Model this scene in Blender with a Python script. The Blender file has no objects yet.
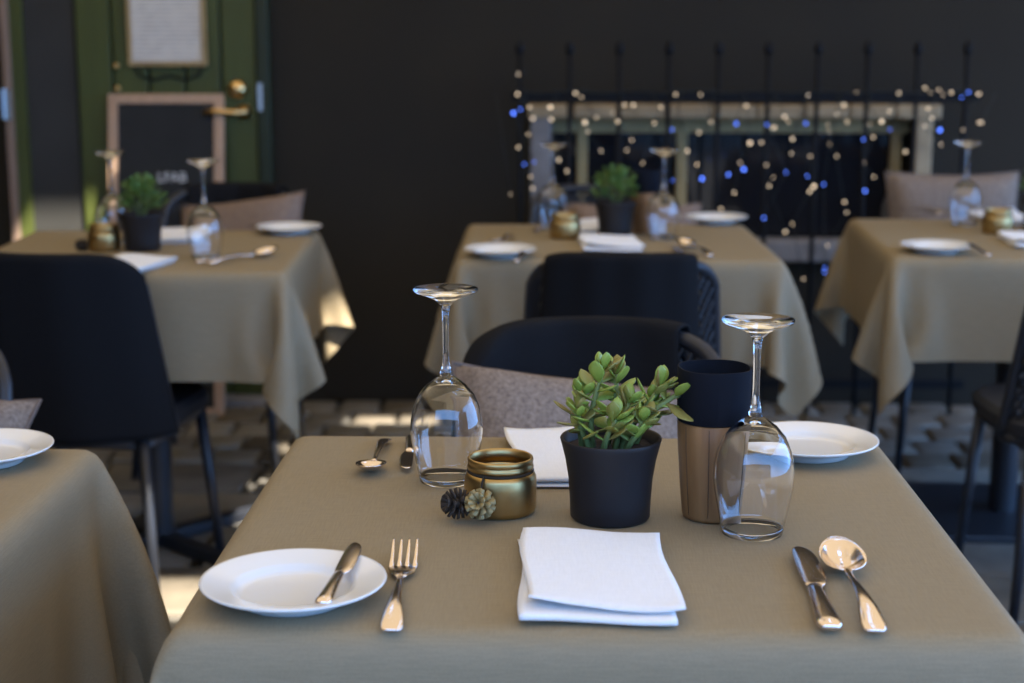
import bpy, bmesh, math, random
import numpy as np
from mathutils import Vector, Matrix, Euler, noise

scene = bpy.context.scene
col = scene.collection
R = math.radians
PI = math.pi

# ------------------------------------------------------------------ camera
F = 1600.0                                   # focal length in pixels of the 1024x683 frame
PITCH = R(10.9)
YAW = math.atan(46 * math.cos(PITCH) / F)
CAM = Vector((0, 0, 1.262))
ZT = 0.752                                   # top of the tablecloths
cd = bpy.data.cameras.new('camera')
cd.sensor_width = 36
cd.lens = F / 1024 * 36
cd.clip_start = 0.05
cd.dof.use_dof = True
cd.dof.focus_distance = 1.74
cd.dof.aperture_fstop = 4.6
cam = bpy.data.objects.new('camera', cd)
col.objects.link(cam)
cam.location = CAM
cam.rotation_euler = (PI / 2 - PITCH, 0, YAW)
scene.camera = cam
CROT = Euler((PI / 2 - PITCH, 0, YAW)).to_matrix()

# ------------------------------------------------------------------ world, sun, exposure
world = bpy.data.worlds.new('sky')
scene.world = world
world.use_nodes = True
bg = world.node_tree.nodes['Background']
bg.inputs['Color'].default_value = (0.21, 0.46, 1.0, 1)
bg.inputs['Strength'].default_value = 6.4
SUN_DIR = Vector((-0.5, 0.5, -1.0))
sd = bpy.data.lights.new('sun', 'SUN')
sd.energy = 34.0
sd.angle = R(1.2)
sd.color = (1.0, 0.93, 0.82)
sun = bpy.data.objects.new('sun', sd)
col.objects.link(sun)
sun.rotation_euler = SUN_DIR.to_track_quat('-Z', 'Y').to_euler()
vs = scene.view_settings
vs.view_transform = 'Standard'
vs.look = 'None'
vs.gamma = 1.0
vs.use_curve_mapping = False
vs.exposure = 0.0
scene.cycles.max_bounces = 16
scene.cycles.transmission_bounces = 14
scene.cycles.transparent_max_bounces = 16

# ------------------------------------------------------------------ helpers
def ray(x, y):
    return CROT @ Vector(((x - 512) / F, (341.5 - y) / F, -1.0))
def pt(x, y, z=ZT):
    d = ray(x, y)
    return CAM + d * ((z - CAM.z) / d.z)
def py(x, y, Y):
    d = ray(x, y)
    return CAM + d * (Y / d.y)

class MB:
    """collects shapes, builds one mesh object"""
    def __init__(s):
        s.v = []; s.f = []
    def add(s, vs_, fs_):
        o = len(s.v)
        s.v += [tuple(v) for v in vs_]
        s.f += [tuple(i + o for i in f) for f in fs_]
        return s
    def box(s, c, size, rot=None):
        m = rot if rot is not None else Matrix.Identity(3)
        vs_ = []
        for k in range(8):
            p = Vector(((k & 1) - .5, ((k >> 1) & 1) - .5, ((k >> 2) & 1) - .5))
            vs_.append(Vector(c) + m @ Vector((p.x * size[0], p.y * size[1], p.z * size[2])))
        return s.add(vs_, [(0, 2, 3, 1), (4, 5, 7, 6), (0, 1, 5, 4), (2, 6, 7, 3), (0, 4, 6, 2), (1, 3, 7, 5)])
    def tube(s, path, rad, seg=8, cap=True, up=None):
        path = [Vector(p) for p in path]
        n = len(path)
        if not hasattr(rad, '__len__'):
            rad = [rad] * n
        t0 = (path[1] - path[0]).normalized()
        ref = Vector(up) if up else (Vector((0, 0, 1)) if abs(t0.z) < .9 else Vector((1, 0, 0)))
        nrm = (ref - t0 * ref.dot(t0)).normalized()
        vs_ = []
        for i, p in enumerate(path):
            t = (path[min(i + 1, n - 1)] - path[max(i - 1, 0)]).normalized()
            nrm = (nrm - t * nrm.dot(t)).normalized()
            b = t.cross(nrm)
            r = rad[i]
            ra, rb = r if hasattr(r, '__len__') else (r, r)
            for k in range(seg):
                a = 2 * PI * k / seg
                vs_.append(p + nrm * (math.cos(a) * ra) + b * (math.sin(a) * rb))
        fs_ = [(i * seg + k, i * seg + (k + 1) % seg, (i + 1) * seg + (k + 1) % seg, (i + 1) * seg + k)
               for i in range(n - 1) for k in range(seg)]
        if cap:
            fs_.append(tuple(range(seg - 1, -1, -1)))
            fs_.append(tuple(range((n - 1) * seg, n * seg)))
        return s.add(vs_, fs_)
    def lathe(s, prof, seg=40, c=(0, 0, 0)):
        """prof of (r, z); points with r=0 become poles"""
        vs_, rows = [], []
        for r, z in prof:
            if r <= 1e-7:
                rows.append([len(vs_)] * seg)
                vs_.append((c[0], c[1], c[2] + z))
            else:
                rows.append(list(range(len(vs_), len(vs_) + seg)))
                vs_ += [(c[0] + r * math.cos(2 * PI * k / seg), c[1] + r * math.sin(2 * PI * k / seg), c[2] + z) for k in range(seg)]
        fs_ = []
        for a, b in zip(rows[:-1], rows[1:]):
            for k in range(seg):
                q = [a[k], a[(k + 1) % seg], b[(k + 1) % seg], b[k]]
                u = []
                for i in q:
                    if i not in u: u.append(i)
                if len(u) > 2: fs_.append(tuple(u))
        return s.add(vs_, fs_)
    def grid(s, fn, nu, nv, closed_u=False):
        vs_ = [fn(i / (nu if closed_u else nu - 1), j / (nv - 1)) for j in range(nv) for i in range(nu)]
        fs_ = []
        for j in range(nv - 1):
            for i in range(nu if closed_u else nu - 1):
                k = (i + 1) % nu
                fs_.append((j * nu + i, j * nu + k, (j + 1) * nu + k, (j + 1) * nu + i))
        return s.add(vs_, fs_)
    def build(s, name, mat, parent=None, smooth=True, bevel=0, subsurf=0, solid=0, solid_offset=-1, fix=False):
        me = bpy.data.meshes.new(name)
        me.from_pydata(s.v, [], s.f)
        if fix or bevel:
            bm = bmesh.new(); bm.from_mesh(me)
            bmesh.ops.recalc_face_normals(bm, faces=bm.faces)
            if bevel:
                bmesh.ops.bevel(bm, geom=[e for e in bm.edges if len(e.link_faces) == 2 and e.calc_face_angle(0) > .5],
                                offset=bevel, segments=2, affect='EDGES', profile=.5)
            bm.to_mesh(me); bm.free()
        if smooth and len(me.polygons):
            me.polygons.foreach_set('use_smooth', [True] * len(me.polygons))
            if smooth == 'auto':
                me.set_sharp_from_angle(angle=R(40))
        me.materials.append(mat)
        o = bpy.data.objects.new(name, me)
        col.objects.link(o)
        if parent: o.parent = parent
        if solid:
            m = o.modifiers.new('solid', 'SOLIDIFY'); m.thickness = solid; m.offset = solid_offset
        if subsurf:
            m = o.modifiers.new('sub', 'SUBSURF'); m.levels = subsurf; m.render_levels = subsurf
        return o

def tag(o, label=None, cat=None, group=None, kind=None):
    if label: o['label'] = label
    if cat: o['category'] = cat
    if group: o['group'] = group
    if kind: o['kind'] = kind
    return o
def thing(name, label, cat, loc=(0, 0, 0), rot=(0, 0, 0), group=None):
    o = bpy.data.objects.new(name, None)
    o.empty_display_size = .05
    col.objects.link(o)
    o.location = loc
    o.rotation_euler = rot if hasattr(rot, '__len__') else (0, 0, rot)
    return tag(o, label, cat, group)
def place(o, loc, rot=0.0):
    o.location = loc
    o.rotation_euler = rot if hasattr(rot, '__len__') else (0, 0, rot)
    return o
def copy_tree(o, parent=None):
    c = o.copy(); col.objects.link(c)
    if parent: c.parent = parent
    for ch in list(o.children): copy_tree(ch, c)
    return c

class Proto:
    """first use hands out the source itself, later uses copy it with all its parts"""
    def __init__(s, make): s.make = make; s.o = None
    def get(s, label, loc, rot=0.0, group=None):
        if s.o is None: s.o = o = s.make()
        else: o = copy_tree(s.o)
        tag(o, label, None, group)
        return place(o, loc, rot)

# ------------------------------------------------------------------ materials
def mat(name, color, rough=.6, metal=0, spec=.5, var=0.0, scale=8, bump=0.0, bscale=200, trans=0, ior=1.45, sheen=0, detail=4, stretch=None, color2=None):
    m = bpy.data.materials.new(name); m.use_nodes = True
    nt = m.node_tree; b = nt.nodes['Principled BSDF']
    b.inputs['Base Color'].default_value = (*color, 1)
    b.inputs['Roughness'].default_value = rough
    b.inputs['Metallic'].default_value = metal
    b.inputs['Specular IOR Level'].default_value = spec
    b.inputs['Transmission Weight'].default_value = trans
    b.inputs['IOR'].default_value = ior
    b.inputs['Sheen Weight'].default_value = sheen
    tc = nt.nodes.new('ShaderNodeTexCoord')
    mp = nt.nodes.new('ShaderNodeMapping')
    nt.links.new(tc.outputs['Object'], mp.inputs['Vector'])
    if stretch: mp.inputs['Scale'].default_value = stretch
    if var or color2:
        n = nt.nodes.new('ShaderNodeTexNoise'); n.inputs['Scale'].default_value = scale; n.inputs['Detail'].default_value = detail
        nt.links.new(mp.outputs[0], n.inputs['Vector'])
        r = nt.nodes.new('ShaderNodeValToRGB')
        if color2: a, c = color, color2
        else: a, c = tuple(x * (1 - var) for x in color), tuple(min(1, x * (1 + var)) for x in color)
        r.color_ramp.elements[0].position = .3; r.color_ramp.elements[1].position = .7
        r.color_ramp.elements[0].color = (*a, 1); r.color_ramp.elements[1].color = (*c, 1)
        nt.links.new(n.outputs['Fac'], r.inputs[0]); nt.links.new(r.outputs[0], b.inputs['Base Color'])
    if bump:
        n2 = nt.nodes.new('ShaderNodeTexNoise'); n2.inputs['Scale'].default_value = bscale
        nt.links.new(mp.outputs[0], n2.inputs['Vector'])
        bp = nt.nodes.new('ShaderNodeBump'); bp.inputs['Strength'].default_value = bump; bp.inputs['Distance'].default_value = .002
        nt.links.new(n2.outputs['Fac'], bp.inputs['Height']); nt.links.new(bp.outputs[0], b.inputs['Normal'])
    return m
def weave_mat(name, color, rough, scale, amount=.3, sheen=.0, spec=.3, cvar=.12):
    """woven cloth: two crossed fine waves as relief and slight colour"""
    m = bpy.data.materials.new(name); m.use_nodes = True
    nt = m.node_tree; b = nt.nodes['Principled BSDF']
    b.inputs['Roughness'].default_value = rough; b.inputs['Sheen Weight'].default_value = sheen
    b.inputs['Specular IOR Level'].default_value = spec
    tc = nt.nodes.new('ShaderNodeTexCoord')
    outs = []
    for axis, sc in (('X', (1, 1, .4)), ('Y', (1, 1, .4))):
        n = nt.nodes.new('ShaderNodeTexNoise'); n.inputs['Scale'].default_value = scale; n.inputs['Detail'].default_value = 1
        mp = nt.nodes.new('ShaderNodeMapping')
        mp.inputs['Scale'].default_value = (1, .06, 1) if axis == 'X' else (.06, 1, 1)
        nt.links.new(tc.outputs['Object'], mp.inputs[0]); nt.links.new(mp.outputs[0], n.inputs['Vector'])
        outs.append(n.outputs['Fac'])
    ad = nt.nodes.new('ShaderNodeMath'); ad.operation = 'ADD'
    nt.links.new(outs[0], ad.inputs[0]); nt.links.new(outs[1], ad.inputs[1])
    hf = nt.nodes.new('ShaderNodeMath'); hf.operation = 'MULTIPLY'; hf.inputs[1].default_value = .5
    nt.links.new(ad.outputs[0], hf.inputs[0])
    r = nt.nodes.new('ShaderNodeValToRGB')
    r.color_ramp.elements[0].position = .38; r.color_ramp.elements[1].position = .62
    r.color_ramp.elements[0].color = (*[c * (1 - cvar) for c in color], 1)
    r.color_ramp.elements[1].color = (*[min(1, c * (1 + cvar)) for c in color], 1)
    nt.links.new(hf.outputs[0], r.inputs[0]); nt.links.new(r.outputs[0], b.inputs['Base Color'])
    bp = nt.nodes.new('ShaderNodeBump'); bp.inputs['Strength'].default_value = amount; bp.inputs['Distance'].default_value = .001
    nt.links.new(hf.outputs[0], bp.inputs['Height']); nt.links.new(bp.outputs[0], b.inputs['Normal'])
    return m
def emit_mat(name, color, strength):
    m = bpy.data.materials.new(name); m.use_nodes = True
    b = m.node_tree.nodes['Principled BSDF']
    b.inputs['Base Color'].default_value = (*color, 1)
    b.inputs['Emission Color'].default_value = (*color, 1)
    b.inputs['Emission Strength'].default_value = strength
    return m

M = {}
M['cloth'] = weave_mat('taupe_tablecloth', (.240, .189, .115), .65, 620, .25, sheen=.0, spec=.3, cvar=.07)
M['white'] = mat('white_porcelain', (.72, .71, .68), .12, spec=.5)
M['napkin'] = weave_mat('white_linen', (.74, .735, .73), .85, 900, .25, sheen=.2, spec=.2, cvar=.03)
M['silver'] = mat('rose_steel', (.82, .72, .655), .15, metal=1)
M['gold'] = mat('antique_gold', (.42, .29, .12), .36, metal=1, var=.14, scale=30)
M['glass'] = mat('clear_glass', (1, 1, 1), 0, trans=1, ior=1.47)
M['pot'] = mat('slate_ceramic', (.014, .013, .0145), .5, spec=.35, var=.1, scale=20)
M['soil'] = mat('dark_soil', (.03, .02, .014), .95, var=.5, scale=120, bump=.8, bscale=160)
M['navy'] = mat('navy_sleeve', (.006, .007, .011), .85, spec=.15, var=.1, scale=20)
M['wood'] = mat('oiled_wood', (.15, .070, .023), .55, color2=(.27, .140, .052), scale=12, stretch=(5, 5, .5), detail=5)
M['seam'] = mat('dark_wood_seam', (.07, .035, .016), .6)
M['leaf'] = mat('jade_leaf', (.17, .26, .035), .38, color2=(.32, .38, .075), scale=40)
M['leaf_olive'] = mat('olive_leaf', (.19, .24, .045), .38, color2=(.26, .22, .06), scale=40)
M['leaf_red'] = mat('bronze_leaf', (.20, .13, .04), .4, color2=(.26, .25, .06), scale=45)
M['stem'] = mat('plant_stem', (.16, .20, .06), .6)
M['bush'] = mat('dark_bush_leaf', (.05, .11, .018), .5, color2=(.10, .17, .03), scale=30)
M['metal'] = mat('dark_painted_metal', (.014, .0155, .020), .42, spec=.5)
M['rope'] = mat('black_rope', (.010, .011, .015), .6, bump=.4, bscale=300)
M['throw'] = weave_mat('black_throw', (.0095, .0095, .0105), .92, 500, .4, sheen=0, spec=.1)
M['pillow'] = mat('grey_tweed', (.14, .108, .085), .95, color2=(.26, .205, .165), scale=170, bump=.5, bscale=220, detail=2, spec=.15)
M['pillow_seam'] = mat('tweed_piping', (.13, .10, .085), .95)
M['pillow_brown'] = mat('brown_tweed', (.17, .12, .095), .95, color2=(.24, .18, .14), scale=150, bump=.5, bscale=220, detail=2, spec=.15)
M['twine'] = mat('dark_twine', (.02, .014, .008), .9)
M['cone_dark'] = mat('dark_cone', (.035, .025, .018), .7)
M['cone_gold'] = mat('gilded_cone', (.30, .23, .10), .5, metal=.3)
M['wall'] = mat('dark_plaster', (.0140, .0100, .0040), .85, var=.18, scale=3, bump=.15, bscale=60)
M['green'] = mat('green_door_paint', (.050, .062, .011), .5, var=.14, scale=6, stretch=(4, 4, .6))
M['dgreen'] = mat('dark_green_paint', (.014, .021, .006), .5, var=.1, scale=6)
M['slate'] = mat('slate_grey_panel', (.026, .025, .022), .6, var=.15, scale=5)
M['trim'] = mat('pale_timber', (.23, .155, .11), .6, var=.15, scale=10, stretch=(6, 6, .6))
M['brass'] = mat('brass', (.72, .48, .20), .28, metal=1)
M['steel'] = mat('hinge_steel', (.55, .60, .62), .35, metal=1)
M['black'] = mat('black_iron', (.006, .0065, .008), .7, spec=.2)
M['board'] = mat('chalkboard', (.010, .011, .011), .75, var=.25, scale=7)
M['chalk'] = mat('chalk', (.62, .62, .60), .95)
M['boardframe'] = mat('board_timber', (.42, .27, .17), .6, var=.12, scale=12, stretch=(5, 5, 1))
M['menuframe'] = mat('menu_brass_frame', (.32, .22, .09), .5, var=.15, scale=20)
M['stone'] = mat('pale_limestone', (.34, .26, .155), .85, var=.2, scale=14, bump=.4, bscale=60)
M['greystone'] = mat('grey_stone', (.20, .19, .185), .85, var=.2, scale=14, bump=.4, bscale=60)
M['winframe'] = mat('warm_lit_timber', (.38, .28, .12), .55, var=.15, scale=10)  # yellow tint stands in for warm light from inside
M['pane'] = mat('dark_pane', (.012, .012, .014), .06, spec=.5)
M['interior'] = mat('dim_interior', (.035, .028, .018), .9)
M['paver'] = mat('worn_paver', (.135, .122, .100), .8, var=.28, scale=9, bump=.5, bscale=70)
M['paver2'] = mat('pale_paver', (.20, .185, .155), .8, var=.22, scale=9, bump=.5, bscale=70)
M['paver3'] = mat('brown_paver', (.095, .078, .055), .8, var=.28, scale=9, bump=.5, bscale=70)
M['mortar'] = mat('mortar', (.055, .05, .042), .95, var=.3, scale=30, bump=.5, bscale=90)
M['sky_block'] = mat('sky_block_render', (.25, .23, .20), .9, var=.1, scale=2)
M['wire'] = mat('light_wire', (.008, .012, .010), .6)
M['warm_bulb'] = emit_mat('warm_bulb', (1.0, .76, .50), 1.9)
M['blue_bulb'] = emit_mat('blue_bulb', (.10, .22, 1.0), 4.0)
M['cap'] = mat('rubber_cap', (.02, .02, .022), .8)
# canvas of the added roof, tinted to warm the light below
def canvas():
    m = bpy.data.materials.new('cream_canvas'); m.use_nodes = True
    nt = m.node_tree
    for n in list(nt.nodes):
        if n.type != 'OUTPUT_MATERIAL': nt.nodes.remove(n)
    d = nt.nodes.new('ShaderNodeBsdfDiffuse'); d.inputs[0].default_value = (.36, .29, .20, 1)
    t = nt.nodes.new('ShaderNodeBsdfTranslucent'); t.inputs[0].default_value = (.88, .65, .35, 1)
    mx = nt.nodes.new('ShaderNodeMixShader'); mx.inputs[0].default_value = .112
    nt.links.new(d.outputs[0], mx.inputs[1]); nt.links.new(t.outputs[0], mx.inputs[2])
    nt.links.new(mx.outputs[0], nt.nodes['Material Output'].inputs[0])
    return m
M['canvas'] = canvas()
def paper():
    """white menu paper with two columns of faint print lines"""
    m = bpy.data.materials.new('menu_paper'); m.use_nodes = True
    nt = m.node_tree; b = nt.nodes['Principled BSDF']; b.inputs['Roughness'].default_value = .8
    tc = nt.nodes.new('ShaderNodeTexCoord'); mp = nt.nodes.new('ShaderNodeMapping')
    mp.inputs['Scale'].default_value = (1, 1, 1)
    nt.links.new(tc.outputs['Object'], mp.inputs[0])
    w = nt.nodes.new('ShaderNodeTexWave'); w.wave_type = 'BANDS'; w.bands_direction = 'Z'
    w.inputs['Scale'].default_value = 22
    nt.links.new(mp.outputs[0], w.inputs['Vector'])
    n = nt.nodes.new('ShaderNodeTexNoise'); n.inputs['Scale'].default_value = 26
    nt.links.new(mp.outputs[0], n.inputs['Vector'])
    mu = nt.nodes.new('ShaderNodeMath'); mu.operation = 'MULTIPLY'
    nt.links.new(w.outputs['Fac'], mu.inputs[0]); nt.links.new(n.outputs['Fac'], mu.inputs[1])
    r = nt.nodes.new('ShaderNodeValToRGB')
    r.color_ramp.elements[0].position = .3; r.color_ramp.elements[1].position = .65
    r.color_ramp.elements[0].color = (.60, .56, .49, 1); r.color_ramp.elements[1].color = (.36, .345, .33, 1)
    nt.links.new(mu.outputs[0], r.inputs[0]); nt.links.new(r.outputs[0], b.inputs['Base Color'])
    return m
M['paper'] = paper()

# ------------------------------------------------------------------ the setting
WY = 5.40
rnd = random.Random(3)
fl = MB().box((0, 0, -.04), (16, 24, .06)).build('floor', M['mortar'], smooth=False)
tag(fl, kind='structure')
def stone_mesh(w, d, seed, mt):
    rs = random.Random(seed)
    bm = bmesh.new()
    bmesh.ops.create_cube(bm, size=1)
    for v in bm.verts:
        v.co = Vector((v.co.x * w, v.co.y * d, v.co.z * .05))
        v.co.x += rs.uniform(-.04, .04) * w; v.co.y += rs.uniform(-.03, .03) * d
    bmesh.ops.bevel(bm, geom=[e for e in bm.edges if e.verts[0].co.z > 0 and e.verts[1].co.z > 0], offset=min(.012, w * .1), segments=2, affect='EDGES', profile=.5)
    me = bpy.data.meshes.new('paving_stone'); bm.to_mesh(me); bm.free()
    me.polygons.foreach_set('use_smooth', [True] * len(me.polygons)); me.set_sharp_from_angle(angle=R(50))
    me.materials.append(mt)
    return me
def lay(me, x, y, z, rz):
    o = bpy.data.objects.new('paving_stone', me); col.objects.link(o)
    o.location = (x, y, z + .04 - .025 - .01); o.rotation_euler = (rnd.uniform(-.008, .008), rnd.uniform(-.008, .008), rz); o.parent = fl
cob = [stone_mesh(.135, .15, k, M[['paver', 'paver2', 'paver3', 'paver'][k % 4]]) for k in range(8)]
slab = [stone_mesh(.44, .30, 20 + k, M[['paver', 'paver2', 'paver3', 'paver'][k % 4]]) for k in range(8)]
fl.location = (0, 0, 0)
for r_ in range(5):                                     # cobbles along the wall
    y = 5.30 - r_ * .165
    x = -2.0 + (r_ % 2) * .07
    while x < 2.1:
        lay(rnd.choice(cob), x, y, -.012 + rnd.uniform(-.004, .004), rnd.uniform(-.05, .05)); x += .148
for r_ in range(11):                                    # larger slabs towards the viewer
    y = 4.40 - r_ * .315
    x = -2.0 + (r_ % 2) * .22
    while x < 2.2:
        lay(rnd.choice(slab), x, y, -.012 + rnd.uniform(-.003, .003), rnd.uniform(-.012, .012)); x += .455

# back wall with a cellar-window opening
wx0, wx1, wz0, wz1 = -.02, 1.19, .56, .985
wb = MB()
for x0, x1, z0, z1 in ((-5, wx0, 0, 3.2), (wx1, 5, 0, 3.2), (wx0, wx1, wz1, 3.2), (wx0, wx1, 0, wz0)):
    wb.box(((x0 + x1) / 2, WY + .15, (z0 + z1) / 2), (x1 - x0, .30, z1 - z0))
tag(wb.build('wall_back', M['wall'], smooth=False), kind='structure')
# unseen canvas roof added to shade and warm the tables; gaps cut for sun patches
def sun_up(p, z=2.6):
    t = (z - p[2]) / -SUN_DIR.z
    return (p[0] - SUN_DIR.x * t, p[1] - SUN_DIR.y * t)
holes = []
def hole(p, wx, wy):
    a, b = sun_up(p); holes.append((a - wx / 2, a + wx / 2, b - wy / 2, b + wy / 2))
hole((-.74, 4.72, 0), .20, .10)
hole((-.77, 4.40, 0), .22, .09)
hole((-.77, 4.02, 0), .22, .10)
hole((-.80, 3.40, 0), .40, .24)
hole((-.55, 5.10, 0), .26, .10)
hole((-1.755, WY - .03, .50), .24, .18)
xs = sorted({-3.6, 3.6, *[h[0] for h in holes], *[h[1] for h in holes]})
ys = sorted({-1.2, WY, *[h[2] for h in holes], *[h[3] for h in holes]})
cb = MB()
for i in range(len(xs) - 1):
    for j in range(len(ys) - 1):
        cx, cy = (xs[i] + xs[i + 1]) / 2, (ys[j] + ys[j + 1]) / 2
        if any(h[0] < cx < h[1] and h[2] < cy < h[3] for h in holes): continue
        cb.add([(xs[i], ys[j], 2.6), (xs[i + 1], ys[j], 2.6), (xs[i + 1], ys[j + 1], 2.6), (xs[i], ys[j + 1], 2.6)], [(0, 1, 2, 3)])
tag(cb.build('added_canopy', M['canvas'], smooth=False), kind='structure')
# closed left side of the terrace and an unseen street wall behind the viewer, added to block low sky
tag(MB().box((-3.1, 1.7, 1.6), (.2, 7.8, 3.2)).build('wall_left', M['wall'], smooth=False), kind='structure')
tag(MB().box((0, -7.2, 1.45), (16, .4, 2.9)).build('sky_block_wall', M['sky_block'], smooth=False), kind='structure')

# green plank door with its dark side panel and pale jamb
dr = MB().box((-1.29, WY - .012, 1.06), (.66, .024, 2.10)).build('door_1', M['dgreen'], smooth=False)
tag(dr, kind='structure')
pw = .121
for k in range(5):
    x = -1.60 + pw / 2 + k * pw
    MB().box((x, WY - .036, 1.06), (pw - .008, .026, 2.08)).build('plank', M['green'], dr, smooth=False, bevel=.005)
MB().box((-.975, WY - .04, 1.06), (.04, .05, 2.12)).build('door_stop', M['dgreen'], dr, smooth=False, bevel=.004)
kb = MB().lathe([(0, -.03), (.012, -.03), (.012, -.006), (.030, -.005), (.032, .0), (.024, .012), (.012, .018), (0, .019)], 24).build('knob', M['brass'], dr)
kb.rotation_euler = (R(90), 0, 0); kb.location = (-1.062, WY - .062, 1.08)
lv = MB().lathe([(0, 0), (.027, 0), (.027, .006), (.012, .010), (.010, .045), (0, .047)], 24)
lv.tube([(0, 0, .04), (-.03, 0, .046), (-.08, .004, .046), (-.122, .0, .044)], [.010, .010, .009, .011], 10)
lo = lv.build('lever_handle', M['brass'], dr); lo.rotation_euler = (R(90), 0, 0); lo.location = (-1.045, WY - .050, 1.005)
MB().box((-.985, WY - .068, 1.055), (.014, .006, .09)).build('latch_plate', M['steel'], dr, smooth=False)
for z in (1.155, 1.082):
    st = MB().lathe([(0, -.004), (.010, -.004), (.009, .003), (.004, .007), (0, .0075)], 14).build('stud', M['brass'], dr)
    st.rotation_euler = (R(90), 0, 0); st.location = (-1.465, WY - .052, z)
tp = MB().box((-1.692, WY - .015, 1.06), (.168, .03, 2.12)).build('trim_1', M['slate'], smooth=False); tag(tp, kind='structure')
tg = MB().box((-1.797, WY - .022, 1.06), (.042, .044, 2.12)).build('trim_2', M['green'], smooth=False); tag(tg, kind='structure')
tj = MB().box((-1.832, WY - .03, 1.06), (.026, .06, 2.12)).build('trim_3', M['trim'], smooth=False, bevel=.003); tag(tj, kind='structure')
hg = MB().box((-1.832, WY - .064, 1.03), (.020, .008, .10)).tube([(-1.845, WY - .07, .98), (-1.845, WY - .07, 1.08)], .006, 8)
hg.build('hinge', M['steel'], tj, smooth=False)
MB().box((-1.29, WY - .07, .02), (.70, .14, .04)).build('threshold', M['greystone'], dr, smooth=False, bevel=.006)

# cellar window
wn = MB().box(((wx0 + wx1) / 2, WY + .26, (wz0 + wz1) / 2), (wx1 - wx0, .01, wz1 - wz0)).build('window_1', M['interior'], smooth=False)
tag(wn, kind='structure')
n = 9
sw = (wx1 - wx0 + .16) / n
for k in range(n):
    MB().box((wx0 - .08 + sw * (k + .5), WY + .0, 1.008 + rnd.uniform(-.002, .002)), (sw - .006, .08, .046)).build('lintel_stone', M['stone'], wn, smooth=False, bevel=.006)
MB().box((wx0 - .035, WY + .0, .79), (.07, .07, .40)).build('jamb_stone', M['greystone'], wn, smooth=False, bevel=.006)
MB().box((wx1 + .025, WY + .0, .79), (.055, .07, .40)).build('jamb_stone', M['stone'], wn, smooth=False, bevel=.006)
MB().box(((wx0 + wx1) / 2, WY - .01, .545), (wx1 - wx0 + .16, .12, .07)).build('window_sill', M['greystone'], wn, smooth=False, bevel=.008)
MB().box(((wx0 + wx1) / 2, WY + .11, wz1 - .03), (wx1 - wx0, .04, .05)).build('frame_rail', M['winframe'], wn, smooth=False, bevel=.004)
for x in (.085, .425, 1.15):
    MB().box((x, WY + .11, (wz0 + wz1) / 2), (.036, .045, wz1 - wz0)).build('frame_post', M['winframe'], wn, smooth=False, bevel=.004)
edges = (wx0, .085, .425, 1.15)
for a, b in zip(edges[:-1], edges[1:]):
    MB().box(((a + b) / 2, WY + .12, (wz0 + wz1) / 2), (b - a - .03, .005, wz1 - wz0 - .02)).build('pane', M['pane'], wn, smooth=False)

# iron railing in front of the cellar window
RY = 5.22
rail = thing('iron_railing', 'black iron railing with upright bars hung with fairy lights before the cellar window', 'railing', (.6, RY, 0))
for k in range(10):
    px = 520 + 49.7 * k
    x = py(px, 60, RY).x - .6
    b = MB().tube([(x, 0, 0), (x, 0, 1.20)], .008, 8)
    bar = b.build('bar', M['black'], rail)
    MB().lathe([(0, 1.195), (.010, 1.197), (.015, 1.210), (.013, 1.225), (.005, 1.236), (0, 1.24)], 12, (x, 0, 0)).build('finial', M['black'], bar)
for z in (1.062, .12):
    MB().box((.0, 0, z), (1.50, .012, .03)).build('cross_rail', M['black'], rail, smooth=False, bevel=.003)

# framed menu on the door
mn = thing('framed_menu', 'white printed menu in a thin brass frame hung high on the green door', 'menu', ((-1.289), WY - .052, 1.156))
MB().box((0, -.008, .20), (.235, .006, .37)).build('menu_sheet', M['paper'], mn, smooth=False)
MB().box((0, -.001, .20), (.262, .010, .40)).build('backing', M['black'], mn, smooth=False)
for x in (-.124, .124):
    MB().box((x, -.010, .20), (.014, .018, .40)).build('frame_side', M['menuframe'], mn, smooth=False, bevel=.002)
for z in (.007, .393):
    MB().box((0, -.010, z), (.236, .018, .014)).build('frame_end', M['menuframe'], mn, smooth=False, bevel=.002)
for s in (-1, 1):
    MB().tube([(s * .11, -.004, 0), (s * .10, -.004, -.03), (s * .05, -.004, -.045), (0, -.004, -.03)], .004, 6).build('dark_curve', M['black'], mn)  # thin dark curved tubes under the frame

# leaning chalkboard
bd = thing('chalkboard', 'black chalkboard in a pale wooden frame leaning on the green door', 'chalkboard', (-1.298, 5.163, .002), (R(-9), 0, 0))
BW, BH = .385, 1.075
MB().box((0, 0, BH / 2), (BW - .03, .010, BH - .03)).build('board', M['board'], bd, smooth=False)
for x in (-1, 1):
    MB().box((x * (BW / 2 - .016), 0, BH / 2), (.032, .022, BH)).build('frame_side', M['boardframe'], bd, smooth=False, bevel=.003)
for z in (.016, BH - .016):
    MB().box((0, 0, z), (BW - .064, .022, .032)).build('frame_end', M['boardframe'], bd, smooth=False, bevel=.003)
# three small chalk capitals and a fainter line below, as far as they can be read
fc = bpy.data.curves.new('chalk_line', 'FONT'); fc.body = 'LFAB'; fc.size = .045; fc.extrude = .0005; fc.align_x = 'CENTER'
fo = bpy.data.objects.new('tmp_text', fc); col.objects.link(fo)
bpy.context.view_layer.update()
tm = bpy.data.meshes.new_from_object(fo.evaluated_get(bpy.context.evaluated_depsgraph_get()))
bpy.data.objects.remove(fo)
to = bpy.data.objects.new('chalk_lettering', tm); col.objects.link(to); to.parent = bd
tm.materials.clear(); tm.materials.append(M['chalk'])
to.rotation_euler = (R(90), 0, 0); to.location = (.02, -.0065, .785)

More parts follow.
